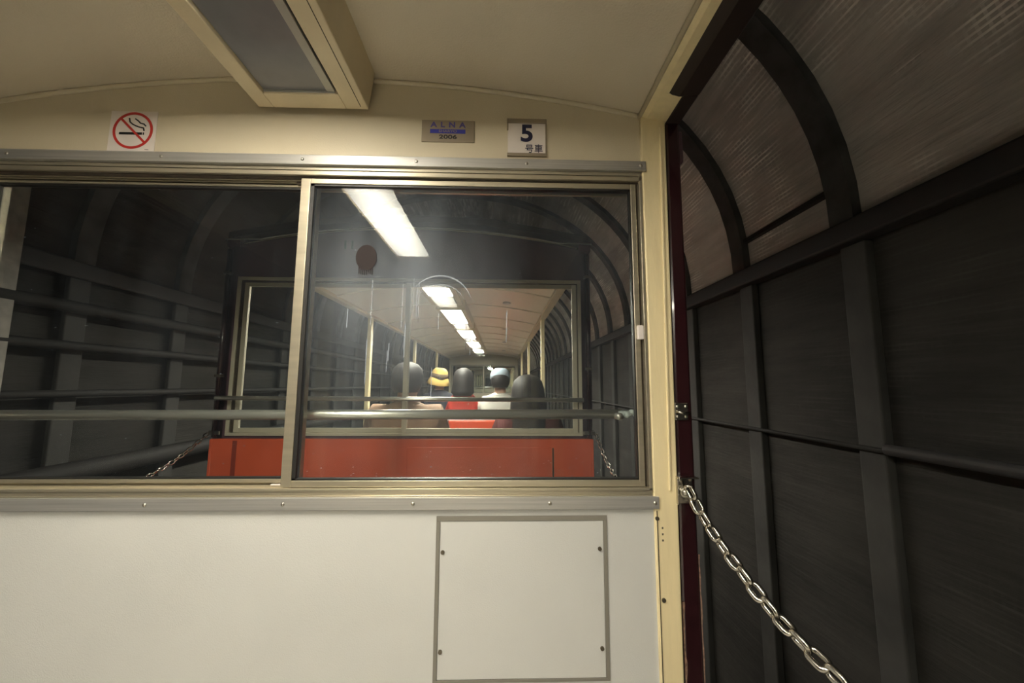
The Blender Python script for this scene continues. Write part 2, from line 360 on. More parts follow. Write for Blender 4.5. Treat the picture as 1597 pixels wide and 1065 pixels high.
def sash(name, x0, x1, y0, y1, z0, z1, stl, str_, rb, rt, gl, label):
    e = empty(name, ((x0+x1)/2, (y0+y1)/2, z0)); struct(e, label)
    ym = (y0+y1)/2
    f = MB(); f.box(x0, x0+stl, y0, y1, z0, z1); f.box(x1-str_, x1, y0, y1, z0, z1)
    f.box(x0+stl, x1-str_, y0, y1, z0, z0+rb); f.box(x0+stl, x1-str_, y0, y1, z1-rt, z1)
    f.build('sash_frame', ALU, e, .0012)
    gx0, gx1, gz0, gz1 = x0+stl, x1-str_, z0+rb, z1-rt; t = .005
    gk = MB(); gk.box(gx0, gx0+t*1.6, y0+.003, y1-.002, gz0, gz1); gk.box(gx1-t*.6, gx1, y0+.003, y1-.002, gz0, gz1)
    gk.box(gx0, gx1, y0+.003, y1-.002, gz0, gz0+t*.7); gk.box(gx0, gx1, y0+.003, y1-.002, gz1-t*.9, gz1)
    gk.build('rubber_gasket', BLACK, e)
    box('pane', gl, (gx0+.001, gx1-.001, ym-.0015, ym+.0015, gz0+.001, gz1-.001), e)
    return e
sr = sash('window_2', -.4800, .3225, .880, .898, .9262, 1.6375, .0225, .0125, .0145, .0125, GLASS_R, 'right sliding sash, in front of the left one, with smudged glass')
sl = sash('window_1', -1.243, -.452, .905, .922, .9300, 1.6340, .0225, .0225, .0085, .0060, GLASS_L, 'left sliding sash with clear glass looking into the dark tunnel')
MB().box(.3140, .3285, .872, .881, 1.256, 1.289).build('window_latch', PAPER, sr, .002)
MB().box(-.512, -.4815, .898, .905, .9245, .9285).build('slide_pad', PAPER, sl, .001)
MB().box(-.500, -.478, .897, .905, 1.632, 1.640).build('slide_pad', GAP, sl, .001)
# wiped arc and hand smears on the right pane (dirt)
YP = .8870
def arc(cx, cz, r, a0, a1, wd_, n=24):
    ps = []
    for i in range(n+1):
        a = a0+(a1-a0)*i/n; ww = wd_*math.sin(PI*(i+.3)/(n+.6))
        ps.append(((cx+(r-ww)*math.cos(a), cz+(r-ww)*math.sin(a)), (cx+(r+ww)*math.cos(a), cz+(r+ww)*math.sin(a))))
    return ps
sm = MB(); sm.strip(arc(-.145, 1.33, .075, .2, 2.6, .002), 'y', YP, YP+.0002)
sm.strip(arc(-.145, 1.322, .062, .4, 2.9, .0012), 'y', YP, YP+.0002)
for i in range(16):
    xx = random.uniform(-.36, .02); za = random.uniform(1.12, 1.32); hh = random.uniform(.03, .11); ww = random.uniform(.0008, .0025)
    sm.prism([(xx, za), (xx+ww, za), (xx+ww*1.5, za+hh), (xx+ww*.4, za+hh)], 'y', YP, YP+.0002)
for i in range(60):
    xx = random.gauss(-.22, .10); za = random.gauss(1.47, .09); ww = random.uniform(.0008, .0035)
    if -.44 < xx < .28 and 1.3 < za < 1.6: sm.prism([(xx, za), (xx+ww, za+.0003), (xx+ww, za+.0014), (xx, za+.0011)], 'y', YP, YP+.0002)
for i in range(50):
    xx = random.uniform(-.43, .3); za = .944+abs(random.gauss(0, .02)); ww = random.uniform(.0008, .0035)
    sm.prism([(xx, za), (xx+ww, za), (xx+ww, za+.0012), (xx, za+.0012)], 'y', YP, YP+.0002)
smo = sm.build('dried_water_marks', SMEAR, sr); smo['kind'] = 'stuff'

OVAL = mat('dark_brown_residue', (0.010, 0.0032, 0.0032), 0.8)
ov = MB(); ov.prism([(-.3205+.0245*math.cos(2*PI*i/28), 1.4470+.0310*math.sin(2*PI*i/28)) for i in range(28)], 'y', YP-.0006, YP+.0002)
for i in range(8): ov.box(-.337+.0044*i, -.3352+.0044*i, YP-.0004, YP+.0002, 1.407+random.uniform(-.003, .004), 1.430)
ovo = ov.build('sticker_residue', OVAL, sr); ovo['label'] = 'dark brown oval sticker residue on the pane'

# ---- access panel in the board
ap = empty('access_panel', (.046, YI-.004, .535))
tag(ap, 'square white access panel with grey border and four screws below the window', 'panel')
x0, x1, z0, z1, t = -.1385, .2325, .5360, .8675, .0105; ya, yb = YI-.0068, YI-.004
f = MB(); f.box(x0, x1, ya, yb, z1-t, z1); f.box(x0, x1, ya, yb, z0, z0+t*.55); f.box(x0, x0+t*.8, ya, yb, z0+t*.55, z1-t); f.box(x1-t*.8, x1, ya, yb, z0+t*.55, z1-t)
f.build('border', GREYF, ap, .0006)
box('cover_plate', WHITE, (x0+t*.8+.001, x1-t*.8-.001, YI-.0055, YI-.004, z0+t*.55+.001, z1-t-.001), ap)
for sxp, szp in ((-.1235, .7935), (.2155, .7985), (-.1240, .5965), (.2165, .5990)):
    MB().tube([(sxp, YI-.005, szp), (sxp, YI-.0085, szp)], .0042, 12).build('screw', SCREW, ap, smooth=False)

# ---- signs on the end wall
ns = empty('no_smoking_sign', (-.883, YI, 1.697)); tag(ns, 'square white no smoking sticker, red ring, on the cream wall left of the lamp', 'sign')
cx, cz, R = -.8828, 1.7490, .0465
box('sticker', PAPER, (-.9375, -.8290, YI-.0010, YI, 1.6970, 1.7985), ns)
s = MB(); N = 48
s.strip([((cx+(R-.0058)*math.cos(2*PI*i/N), cz+(R-.0058)*math.sin(2*PI*i/N)), (cx+R*math.cos(2*PI*i/N), cz+R*math.sin(2*PI*i/N))) for i in range(N+1)], 'y', YI-.0018, YI-.0010)
d = Vector((1, -1)).normalized(); q = Vector((1, 1)).normalized()*.0026; a = Vector((cx, cz))-d*(R-.004); b_ = Vector((cx, cz))+d*(R-.004)
s.prism([tuple(a-q), tuple(b_-q), tuple(b_+q), tuple(a+q)], 'y', YI-.0020, YI-.0011)
s.build('prohibition_ring', SREDM, ns)
s = MB(); s.box(cx-.031, cx+.022, YI-.0016, YI-.0010, cz-.0105, cz-.0045); s.box(cx+.024, cx+.0265, YI-.0016, YI-.0010, cz-.0105, cz-.0045)
s.build('cigarette', INK, ns)
s = MB()
def wave(pts, w_):
    for (ax, az), (bx, bz) in zip(pts, pts[1:]):
        dd = Vector((bx-ax, bz-az)).normalized(); nn = Vector((-dd.y, dd.x))*w_; e1 = dd*w_*.3
        s.prism([(ax-nn.x-e1.x, az-nn.y-e1.y), (bx-nn.x+e1.x, bz-nn.y+e1.y), (bx+nn.x+e1.x, bz+nn.y+e1.y), (ax+nn.x-e1.x, az+nn.y-e1.y)], 'y', YI-.0016, YI-.0010)
wave([(cx-.011, cz+.031), (cx-.009, cz+.022), (cx-.002, cz+.016), (cx+.006, cz+.012), (cx+.014, cz+.009), (cx+.024, cz+.007), (cx+.026, cz+.000)], .0016)
wave([(cx+.003, cz+.030), (cx+.010, cz+.025), (cx+.016, cz+.019), (cx+.024, cz+.017), (cx+.029, cz+.012)], .0016)
s.build('smoke', INK, ns)
box('fine_print', INK, (cx+.032, cx+.041, YI-.0012, YI-.0010, 1.7005, 1.7018), ns)

mp_ = empty('maker_plate', (-.134, YI, 1.735)); tag(mp_, 'grey metal maker plate with blue lettering on the cream wall', 'plate')
box('plate', PLATE, (-.1985, -.0700, YI-.0030, YI, 1.7355, 1.7920), mp_, .001)
for ch, xx in (('A', -.1695), ('L', -.1480), ('N', -.1250), ('A', -.1000)):
    text('lettering', ch, .0185, BLUE2, (xx, YI-.0032, 1.7795), mp_, 1.15, bold=.0006)
box('blue_band', BLUE, (-.1780, -.0925, YI-.0036, YI-.0028, 1.7575, 1.7680), mp_)
text('lettering', 'SHARYO', .0085, PLATE, (-.135, YI-.0038, 1.7627), mp_, 1.35)
text('lettering', '2006', .0140, INK, (-.1345, YI-.0032, 1.7480), mp_, 1.55, bold=.0003)

cn = empty('car_number_sign', (.058, YI, 1.702)); tag(cn, 'white number 5 card in a grey metal holder on the cream wall', 'sign')
h = MB(); h.box(.0085, .1060, YI-.006, YI, 1.7880, 1.7990); h.box(.0095, .1060, YI-.006, YI, 1.7020, 1.7100); h.box(.1025, .1060, YI-.005, YI, 1.7100, 1.7880)
h.box(.0085, .0120, YI-.005, YI, 1.770, 1.788); h.build('holder', PLATE, cn, .001)
box('card', PAPER, (.0110, .1030, YI-.0030, YI-.0005, 1.7085, 1.7900), cn)
text('numeral', '5', .060, NAVY, (.0575, YI-.0036, 1.7600), cn, 1.10, bold=.0016)
text('kanji_lettering', '号', .0235, NAVY, (.0635, YI-.0036, 1.7205), cn, .95)
text('kanji_lettering', '車', .0235, NAVY, (.0860, YI-.0036, 1.7210), cn, .95)

# ---- ceiling lamps of our car
def lamp_parts(parent, y0, y1, litm=LIT, dx=0.0, grey=True):
    ye = y1+(.32 if grey else .04)
    z = 1.802; xl, xr = -.580, -.322
    f = MB()
    # flared frame: inner opening xl+.030 .. xr-.050
    il, ir = xl+.036, xr-.052
    f.prism([(xl, z), (il, z), (il, 1.885), (xl-.015, 1.888)], 'y', y0-.05, ye)
    f.prism([(ir, z), (xr, z), (xr+.012, 1.90), (ir, 1.90)], 'y', y0-.05, ye)
    f.box(il, ir, y0-.05, y0, z, 1.89); f.box(il, ir, ye-.045, ye, z, 1.89); f.box(il, ir, y1, y1+.012, z+.006, 1.89)
    f.build('lamp_frame', CREAM if False else YPOST2, parent, .002)
    box('seam', GAP, (xr-.016, xr-.0145, y0-.05, ye-.01, z-.0006, z+.001), parent)
    d_ = MB().box(il+.004, ir-.004, y0+.004, y1-.002, z+.004, z+.020).build('diffuser', litm, parent, .003)
    if grey:
        box('grey_cover', GREYP, (il+.002, ir-.026, y1+.012, ye-.047, z+.009, z+.03), parent)
        box('silver_strip', SILVER, (ir-.026, ir-.008, y1+.012, ye-.047, z+.006, z+.03), parent, .001)
        box('dark_gap', BLACK, (ir-.008, ir, y1+.012, ye-.047, z+.012, z+.03), parent)
        box('silver_strip', SILVER, (il+.002, ir-.008, ye-.047, ye-.044, z+.004, z+.02), parent, .001)
YPOST2 = mat('aged_cream_paint', (0.66, 0.56, 0.38), 0.4, noise=0.06, nscale=12, bump=0.2, bscale=150)
for i in range(5):
    y0 = -.16-1.30*i
    L = empty('ceiling_lamp', (-.451, y0, 1.88))
    tag(L, ['lit ceiling lamp nearest the window, cream frame with grey end cover'][0] if i == 0 else 'lit ceiling lamp farther back, seen only as a reflection in the window glass', 'lamp')
    if i: L['group'] = 'ceiling lamps towards the rear of the car'
    lamp_parts(L, y0, y0+.70)

# ---- handrail outside our window
hr = empty('handrail', (XC, .962, 1.076)); tag(hr, 'polished steel handrail running across outside the near window', 'handrail')
MB().tube([(-1.232, .962, 1.0735), (.302, .962, 1.0795)], .0118, 24).build('bar', CHROME, hr, smooth=True)
for xx in (-1.20, .285):
    MB().tube([(xx, .962, 1.0760), (xx, .932, 1.0760)], .009, 12).build('bracket', CHROME, hr, smooth=True)
m = MB(); random.seed(3)
for i in range(7): m.ball((.292+i*.0062, .957, 1.0815+random.uniform(-.002, .002)), random.uniform(.008, .0105), 1, .9, .9, 8)
gs = m.build('white_grease', GREASE, hr, smooth=True); gs['label'] = 'white grease lump on the right end'

# ---- brackets and chain on the right post
YPF = YI-.004
hb = empty('hinge_plate', (.413, YPF, 1.09)); tag(hb, 'small steel plate with four screws on the maroon post, above the chain', 'bracket')
box('plate', CHAINM, (.3925, .4235, YPF-.004, YPF, 1.0730, 1.1120), hb, .002)
MB().tube([(.395, YPF-.006, 1.0925), (.405, YPF-.012, 1.090), (.4255, YPF-.007, 1.0885)], .003, 8).build('keeper', CHAINM, hb, smooth=True)
for xx in (.3985, .4175):
    for zz in (1.081, 1.1035): MB().ball((xx, YPF-.004, zz), .0036, 1, .7, 1, 8).build('screw', RIVET, hb, smooth=True)
cb = empty('chain_bracket', (.409, YPF, .92)); tag(cb, 'steel bracket on the maroon post holding the end of the chain', 'bracket')
m = MB(); m.box(.3865, .4245, YPF-.004, YPF, .8920, .9520); m.box(.3865, .4305, YPF-.024, YPF-.004, .9485, .9520); m.box(.3865, .3890, YPF-.014, YPF-.004, .8920, .9485)
m.build('plate', CHAINM, cb, .0015)
MB().tube([(.404, YPF-.004, .918), (.404, YPF-.014, .918)], .0115, 16).build('bolt', RIVET, cb, .002)
MB().ball((.404, YPF-.014, .918), .0075, 1, .7, 1, 8).build('bolt_end', RIVET, cb, smooth=True)
for xx in (.396, .420): MB().ball((xx, YPF-.005, .9425), .0038, 1, .7, 1, 8).build('screw', RIVET, cb, smooth=True)

def link_mesh(L, W, r, seg=10):
    m = MB(); pts = []
    h = (L-W)/2
    for i in range(9): a = -PI/2+PI*i/8; pts.append((h+(W/2-r)*math.cos(a), (W/2-r)*math.sin(a), 0))
    for i in range(9): a = PI/2+PI*i/8; pts.append((-h+(W/2-r)*math.cos(a), (W/2-r)*math.sin(a), 0))
    m.tube(pts, r, seg, closed=True)
    bmesh.ops.recalc_face_normals(m.bm, faces=m.bm.faces)
    me = bpy.data.meshes.new('chain_link'); m.bm.to_mesh(me); m.bm.free(); me.materials.append(CHAINM)
    for p in me.polygons: p.use_smooth = True
    return me
def catmull(P, n=40):
    out = []; P = [Vector(p) for p in P]; Q_ = [P[0]*2-P[1]]+P+[P[-1]*2-P[-2]]
    for i in range(1, len(Q_)-2):
        for k_ in range(n):
            t = k_/n; a, b, c, d = Q_[i-1:i+3]
            out.append(.5*((2*b)+(c-a)*t+(2*a-5*b+4*c-d)*t*t+(3*b-a-3*c+d)*t**3))
    out.append(P[-1]); return out
def chain(root, P, L, W, r, tilt=0.6):
    me = link_mesh(L, W, r); path = catmull(P); pitch = L-2*r-.001*L/.04
    acc, i, cents = 0, 0, []
    target = 0; prev = path[0]; cents.append((path[0], (path[1]-path[0]).normalized()))
    for p in path[1:]:
        seg = (p-prev).length
        while acc+seg >= target+pitch:
            target += pitch; tt = (target-acc)/seg
            cents.append((prev.lerp(p, tt), (p-prev).normalized()))
        acc += seg; prev = p
    for i, (c, t) in enumerate(cents):
        side = t.cross(Vector((0, 0, 1))).normalized(); up = side.cross(t)
        a = (tilt if i % 2 == 0 else tilt+PI/2)+random.uniform(-.28, .28)
        yv = side*math.cos(a)+up*math.sin(a); zv = t.cross(yv)
        Mx = Matrix((t, yv, zv)).transposed().to_4x4(); Mx.translation = c
        o = bpy.data.objects.new('chain_link', me); COL.objects.link(o); o.parent = root
        o.matrix_local = Matrix.Translation(root.location).inverted() @ Mx
ch = empty('safety_chain', (.45, .85, .90)); tag(ch, 'steel link chain hanging from the maroon post across the right side opening', 'chain')
CHAIN_PTS = [(.411, .853, .921), (.4220, .835, .885), (.4400, .785, .832), (.4650, .690, .768), (.485, .60, .735), (.497, .50, .716), (.503, .36, .705), (.503, -.05, .70), (.49, -.5, .78), (.44, -.94, .92)]
chain(ch, CHAIN_PTS, .0390, .0265, .0048, tilt=1.25)
lk = MB().tube([(.404, YPF-.012, .921), (.400, YPF-.024, .935), (.409, YPF-.030, .936), (.421, YPF-.026, .915), (.417, YPF-.020, .904)], .0036, 8).build('end_hook', CHAINM, ch, smooth=True)

# ================================================================ NEXT CARS
def build_car(y0, length, near=True):
    y1 = y0+length
    root = empty('train_car', (XC, y0, 0))
    HW = .855
    # near end, exterior maroon, interior cream
    e = end_wall_mesh(MB(), y0, y0+.02, .90, ext=.835, top=1.89, wx0=-1.222, wx1=.366, wz0=.925, wz1=1.645).build('end_wall', MAROON2, root)
    end_wall_mesh(MB(), y0+.021, y0+.045, .0, ext=.835, top=1.905, wx0=-1.222, wx1=.366, wz0=.925, wz1=1.645).build('end_wall_lining', CREAM, e)
    rp = MB().box(XC-HW, XC+HW, y0-.012, y0+.018, .05, .908).build('red_end_panel', RED, root, .004)
    box('groove', GAP, (.232, .2385, y0-.0135, y0-.0115, .10, .868), rp)
    box('raised_panel', RED, (-.42, .232, y0-.0155, y0-.0115, .10, .872), rp, .002)
    box('stain', mat('rust_stain', (.25, .03, .012), .6), (-1.190, -1.170, y0-.0128, y0-.0115, .74, .900), rp)
    box('side_fold', RED, (XC-HW, XC-HW+.012, y0-.014, y0+.10, .05, .905), rp, .002)
    box('side_fold', RED, (XC+HW-.012, XC+HW, y0-.014, y0+.10, .05, .905), rp, .002)
    # far end
    e2 = end_wall_mesh(MB(), y1-.045, y1, .0, ext=.835, top=1.905, wx0=-1.222, wx1=.340).build('end_wall', CREAM, root)
    # window in each end: frame and two sashes with panes
    for (ya, dirn) in ((y0, 1), (y1, -1)):
        wf = MB(); A, B, C_, D = -1.230, .373, .920, 1.647
        yl, yh = (ya-.010, ya+.035) if dirn == 1 else (ya-.05, ya+.004)
        t = .016
        wf.box(A, B, yl, yh, D-t, D); wf.box(A, B, yl, yh, C_, C_+t*.8); wf.box(A, A+t, yl, yh, C_+t*.8, D-t); wf.box(B-t, B, yl, yh, C_+t*.8, D-t)
        fo_ = wf.build('window_frame', ALUF, root, .0015)
        gg = MB(); gg.box(A+t, B-t, yl+.006, yh-.002, D-t-.007, D-t); gg.box(A+t, A+t+.007, yl+.006, yh-.002, C_+t, D-t); gg.box(B-t-.006, B-t, yl+.006, yh-.002, C_+t, D-t)
        gg.build('track_groove', GAP, fo_)
        for si, (xa, xb) in enumerate(((A+t+.006, -.430), (-.452, B-t-.005))):
            ys = (yl+.020, yl+.034) if si == 0 else (yl+.004, yl+.018)
            z0_, z1_ = C_+t*.8, D-t-.005; st = .022
            sf = MB(); sf.box(xa, xa+st, *ys, z0_, z1_); sf.box(xb-st, xb, *ys, z0_, z1_); sf.box(xa+st, xb-st, *ys, z0_, z0_+.020); sf.box(xa+st, xb-st, *ys, z1_-.020, z1_)
            so = sf.build('window_sash', ALUF, root, .0015)
            box('pane', GLASS_F, (xa+st, xb-st, (ys[0]+ys[1])/2-.0015, (ys[0]+ys[1])/2+.0015, z0_+.020, z1_-.020), so)
    # roof, drip moulding, ceiling
    vault_sheet(MB(), y0-.015, y1+.015, .85, 1.925, .03).build('roof', ROOFM, root)
    xs_ = [XC-.70+1.40*i/32 for i in range(33)]
    pts = [(XC-.86, y0-.02, 1.822)]+[(x, y0-.02, 1.893-.138*(x-XC)**2) for x in xs_]+[(XC+.86, y0-.02, 1.822)]
    dm = MB().tube(pts, .0035, 8).build('drip_moulding', CREAMLINE, root, smooth=True)
    ce = vault_sheet(MB(), y0+.045, y1-.045, .835, 1.897, .012).build('ceiling', CEILN, root)
    nb = int((length-.4)/.65)
    for i in range(nb):
        yy = y0+.42+.65*i; xs2 = [XC-.80+1.6*j/20 for j in range(21)]
        MB().strip([((x, zc(x)-.010), (x, zc(x)+.004)) for x in xs2], 'y', yy-.014, yy+.014).build('batten', CEILN, ce)
    for i in range(4):
        yy = y0+1.5+1.55*i
        MB().tube([(.04, yy, 1.868), (.04, yy, 1.850)], .035, 16).build('vent_disc', WHITE, ce, .004)
    for sx in (1, -1):
        a, b = sorted((XC+sx*.80, XC+sx*.86))
        rl = MB().box(a, b, y0+.1, y1, 1.785, 1.845).build('roof_rail', YPOST2, root, .004)
        box('corner_cap', MAROON2, (a, b, y0-.005, y0+.1, 1.79, 1.84), rl, .004)
        # corner pipes on the near end, outside
        pxp = XC+sx*.838
        pp = MB().tube([(pxp, y0-.012, .915), (pxp, y0-.012, 1.775)], .011, 12).build('corner_pipe', MAROON, root, smooth=True)
        a, b = sorted((XC+sx*.808, XC+sx*.855))
        box('corner_post', MAROON2, (a, b, y0+.0, y0+.09, .05, 1.80), root, .004)
        box('clip', SCREW, (pxp-.014, pxp+.014, y0-.026, y0, 1.20+.02*sx, 1.212+.02*sx), pp)
        box('clip', SCREW, (pxp-.014, pxp+.014, y0-.026, y0, 1.655, 1.667), pp)
        for j in range(1, 4):
            yy = y0+length*j/4; a, b = sorted((XC+sx*.812, XC+sx*.848))
            box('side_post', YPOST, (a, b, yy-.03, yy+.03, 0.0, 1.79), root, .004)
    box('car_floor', FLOORM, (XC-HW, XC+HW, y0, y1, -.06, .0), root)
    box('frame_beam', RAILM, (XC-.6, XC+.6, y0-.05, y1+.05, -.30, -.06), root)
    hb_ = MB().tube([(-1.247, y0-.060, 1.0885), (.368, y0-.060, 1.0845)], .0095, 16).build('handrail', CHROME, root, smooth=True)
    for xx in (-1.235, .355): MB().tube([(xx, y0-.060, 1.087), (xx, y0-.005, 1.087)], .007, 10).build('bracket', CHROME, hb_, smooth=True)
    for xx in (-.748, -.715): box('small_slot', BLACK, (xx-.004, xx+.004, y0-.003, y0, 1.79, 1.83), root)
    # brackets carrying the gap chains
    for sx in (1, -1):
        xx = XC+sx*.835; box('chain_bracket', CHAINM, (xx-.026, xx+.026, y0-.022, y0-.012, .926, .944), root, .002)
    # lamps
    i = 0
    while y0+.30+1.28*i+1.05 < y1:
        ya = y0+.30+1.28*i
        L = bpy.data.objects.new('ceiling_lamp', None); COL.objects.link(L); L.parent = root; L.matrix_parent_inverse = parent_inv(root)
        f = MB(); z = 1.806
        f.box(-.578, -.545, ya-.04, ya+1.06, z, 1.89); f.box(-.365, -.325, ya-.04, ya+1.06, z, 1.895); f.box(-.545, -.365, ya-.04, ya, z, 1.89); f.box(-.545, -.365, ya+1.02, ya+1.06, z, 1.89)
        f.build('lamp_frame', YPOST2, L)
        MB().box(-.541, -.369, ya+.004, ya+.74, z+.002, z+.02).build('diffuser', LIT2, L)
        box('grey_cover', SILVER, (-.541, -.369, ya+.745, ya+1.016, z+.004, z+.02), L)
        i += 1
    # benches, backs towards us
    j = 0
    while y0+.30+.725*j < y1-.5:
        yb_ = y0+.30+.725*j
        B = bpy.data.objects.new('bench', None); COL.objects.link(B); B.parent = root; B.matrix_parent_inverse = parent_inv(root)
        MB().prism([(yb_-.015, .50), (yb_+.035, .50), (yb_+.005, .842), (yb_-.045, .842)], 'x', XC-.78, XC+.78).build('backrest', BACKM, B, .015)
        box('back_cover', REDV, (-.47, .10, yb_-.054, yb_-.018, .60, .838), B, .012)
        box('seat', SEATM, (XC-.78, XC+.78, yb_+.03, yb_+.40, .36, .43), B, .015)
        box('seat_box', CREAM, (XC-.76, XC+.76, yb_+.05, yb_+.36, .0, .36), B)
        j += 1
    return root
BACKM = mat('dark_seat_back', (.05, .045, .05), .5)
SEATM = mat('grey_beige_vinyl', (.55, .53, .47), .5)
ALUF = mat('grey_cream_aluminium', (0.55, 0.50, 0.39), 0.5, 0.25, noise=0.06, nscale=12)
ROOFM = mat('dark_roof_paint', (0.022, 0.020, 0.020), 0.35)
CREAMLINE = mat('worn_moulding', (0.5, 0.48, 0.44), 0.4, 0.3)
CAR_Y, CAR_L, GAPC = 1.79, 7.65, .86
car = build_car(CAR_Y, CAR_L)
tag(car, 'next train car ahead with red end panel, maroon fascia and lit interior', 'train car', 'open train cars ahead')
def copy_tree(o, parent=None):
    c = o.copy(); COL.objects.link(c); c.parent = parent
    if parent is not None: c.matrix_parent_inverse = o.matrix_parent_inverse.copy()
    for chd in list(o.children): copy_tree(chd, c)
    return c
for i, lb in enumerate(('second train car ahead, small and lit, beyond the far window of the next car', 'third train car ahead, tiny and lit, farthest down the tunnel')):
    c = copy_tree(car); c.location.y = CAR_Y+(CAR_L+GAPC)*(i+1); c['label'] = lb

# gap chains between our car and the next
for sx, lb in ((-1, 'thin chain across the gap between cars, left of the red end panel'), (1, 'thin chain across the gap between cars, right of the red end panel')):
    xx = XC+sx*.868
    c = empty('gap_chain', (xx, CAR_Y-.02, .93)); tag(c, lb, 'chain', 'chains between the cars')
    P_ = []
    for k_ in range(9):
        u = k_/8; P_.append((xx, CAR_Y-.02-u*(CAR_Y-.02-.96), .925-.13*4*u*(1-u)))
    chain(c, P_, .030, .019, .0028)

# ================================================================ TUNNEL
TY0, TY1 = -7.5, 34.0
TR, TL = 1.30, -2.17           # lower wall faces
ZS = 1.725                     # springing
def vault_pts(n=32, off=0.0):
    out = []
    for i in range(n+1):
        a = PI*i/n; cx_ = (TR+TL)/2; hw = (TR-TL)/2-off
        out.append((cx_+hw*math.cos(a), ZS+(1.42-off)*math.sin(a)**.92))
    return out
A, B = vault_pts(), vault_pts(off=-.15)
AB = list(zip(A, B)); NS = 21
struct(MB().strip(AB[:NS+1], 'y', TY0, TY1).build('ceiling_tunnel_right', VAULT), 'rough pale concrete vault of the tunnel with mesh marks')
struct(MB().strip(AB[NS:], 'y', TY0, TY1).build('ceiling_tunnel_left', VAULT_SHADE), 'left side of the tunnel vault, shade painted into its colour')
struct(box('wall_right', LOWER, (TR+.03, TR+.2, TY0, TY1, -.8, ZS+.02)), 'dark lower tunnel wall on the right')
struct(box('wall_left', LOWER, (TL-.2, TL-.03, TY0, TY1, -.8, ZS+.02)), 'dark lower tunnel wall on the left')
struct(box('tunnel_floor', BALLAST, (TL-.2, TR+.2, TY0, TY1, -.85, -.72)), 'ballast floor of the tunnel')
struct(box('wall_far', LOWER, (TL-.2, TR+.2, TY1, TY1+.1, -.8, 3.3)))
for sx in (-1, 1):
    r_ = box('track_rail', RAILM, (XC+sx*.381-.03, XC+sx*.381+.03, TY0, TY1, -.72, -.61)); tag(r_, 'steel track rail under the train', 'rail', 'track rails')
# ledge beams at the springing
for xx, sgn, nm in ((TR, -1, 'right'), (TL, 1, 'left')):
    a, b = sorted((xx+.03, xx+sgn*.045))
    o = box('ledge_beam', DARKM, (a, b, TY0, TY1, ZS-.05, ZS+.035), bevel=.01); tag(o, 'dark beam along the foot of the vault on the %s tunnel wall' % nm, 'beam')
# steel arch ribs with concrete feet
ribs_y = [.72+.625*i for i in range(-6, 22)]
names = {0: 'tunnel rib nearest the camera, cut by the right edge of the picture', 1: 'widest dark tunnel rib, second from the right edge of the picture', 2: 'tunnel rib third from the right edge, between two mesh patches', 3: 'tunnel rib just beside the maroon post on its right'}
proto = None
for i, y in enumerate(ribs_y):
    idx = i-6
    if proto is None:
        proto = empty('tunnel_rib', ((TR+TL)/2, 0, 0))
        n_ = 36; I, O = vault_pts(n_, .035), vault_pts(n_, -.02)
        MB().strip(list(zip(I, O)), 'y', -.05, .05).build('arch', RIBM, proto)
        for xx, sgn in ((TR, -1), (TL, 1)):
            a, b = sorted((xx+.03, xx+sgn*.005)); MB().box(a, b, -.05, .05, -.75, ZS-.05).build('foot_post', POSTC, proto, .006)
        r_ = proto
    else:
        r_ = proto.copy(); COL.objects.link(r_)
        for c in proto.children:
            d_ = c.copy(); COL.objects.link(d_); d_.parent = r_; d_.matrix_parent_inverse = c.matrix_parent_inverse.copy()
    r_.location = ((TR+TL)/2, y, 0)
    tag(r_, names.get(idx, 'curved dark tunnel rib in the row along the tunnel'), 'rib', 'ribs of the tunnel lining')
# cables and pipes
c = MB().tube([(TR-.016, 1.262, .935), (TR-.016, 4.0, .935), (TR-.016, TY1, .935)], .009, 8).build('cable', DARKM, smooth=True); tag(c, 'thin dark cable along the right tunnel wall', 'cable')
c = MB().tube([(TR-.034, -3, .945), (TR-.034, 1.26, .945)], .018, 12).build('pipe', DARKM, smooth=True); tag(c, 'thick dark pipe ending on the right tunnel wall', 'pipe')
c = MB().box(TR-.035, TR-.005, 1.38, 1.93, 1.895, 1.915).build('tie_bar', DARKM); tag(c, 'dark tie bar between two ribs low on the right vault', 'bar')
for zz, rr_, lb in ((1.52, .03, 'upper dark pipe along the left tunnel wall'), (1.33, .022, 'middle dark pipe along the left tunnel wall'), (1.10, .018, 'thin pipe low on the left tunnel wall'), (.72, .05, 'thick dark duct lowest on the left tunnel wall')):
    c = MB().tube([(TL+.08, TY0, zz), (TL+.08, TY1, zz)], rr_, 12).build('pipe', DARKM, smooth=True); tag(c, lb, 'pipe')
c = box('wall_post', mat('pale_plaster', (.30, .29, .26), .8, noise=.2), (TL-.03, TL+.10, 1.42, 1.66, -.7, 2.3)); tag(c, 'pale upright post on the left tunnel wall at the picture edge', 'post')

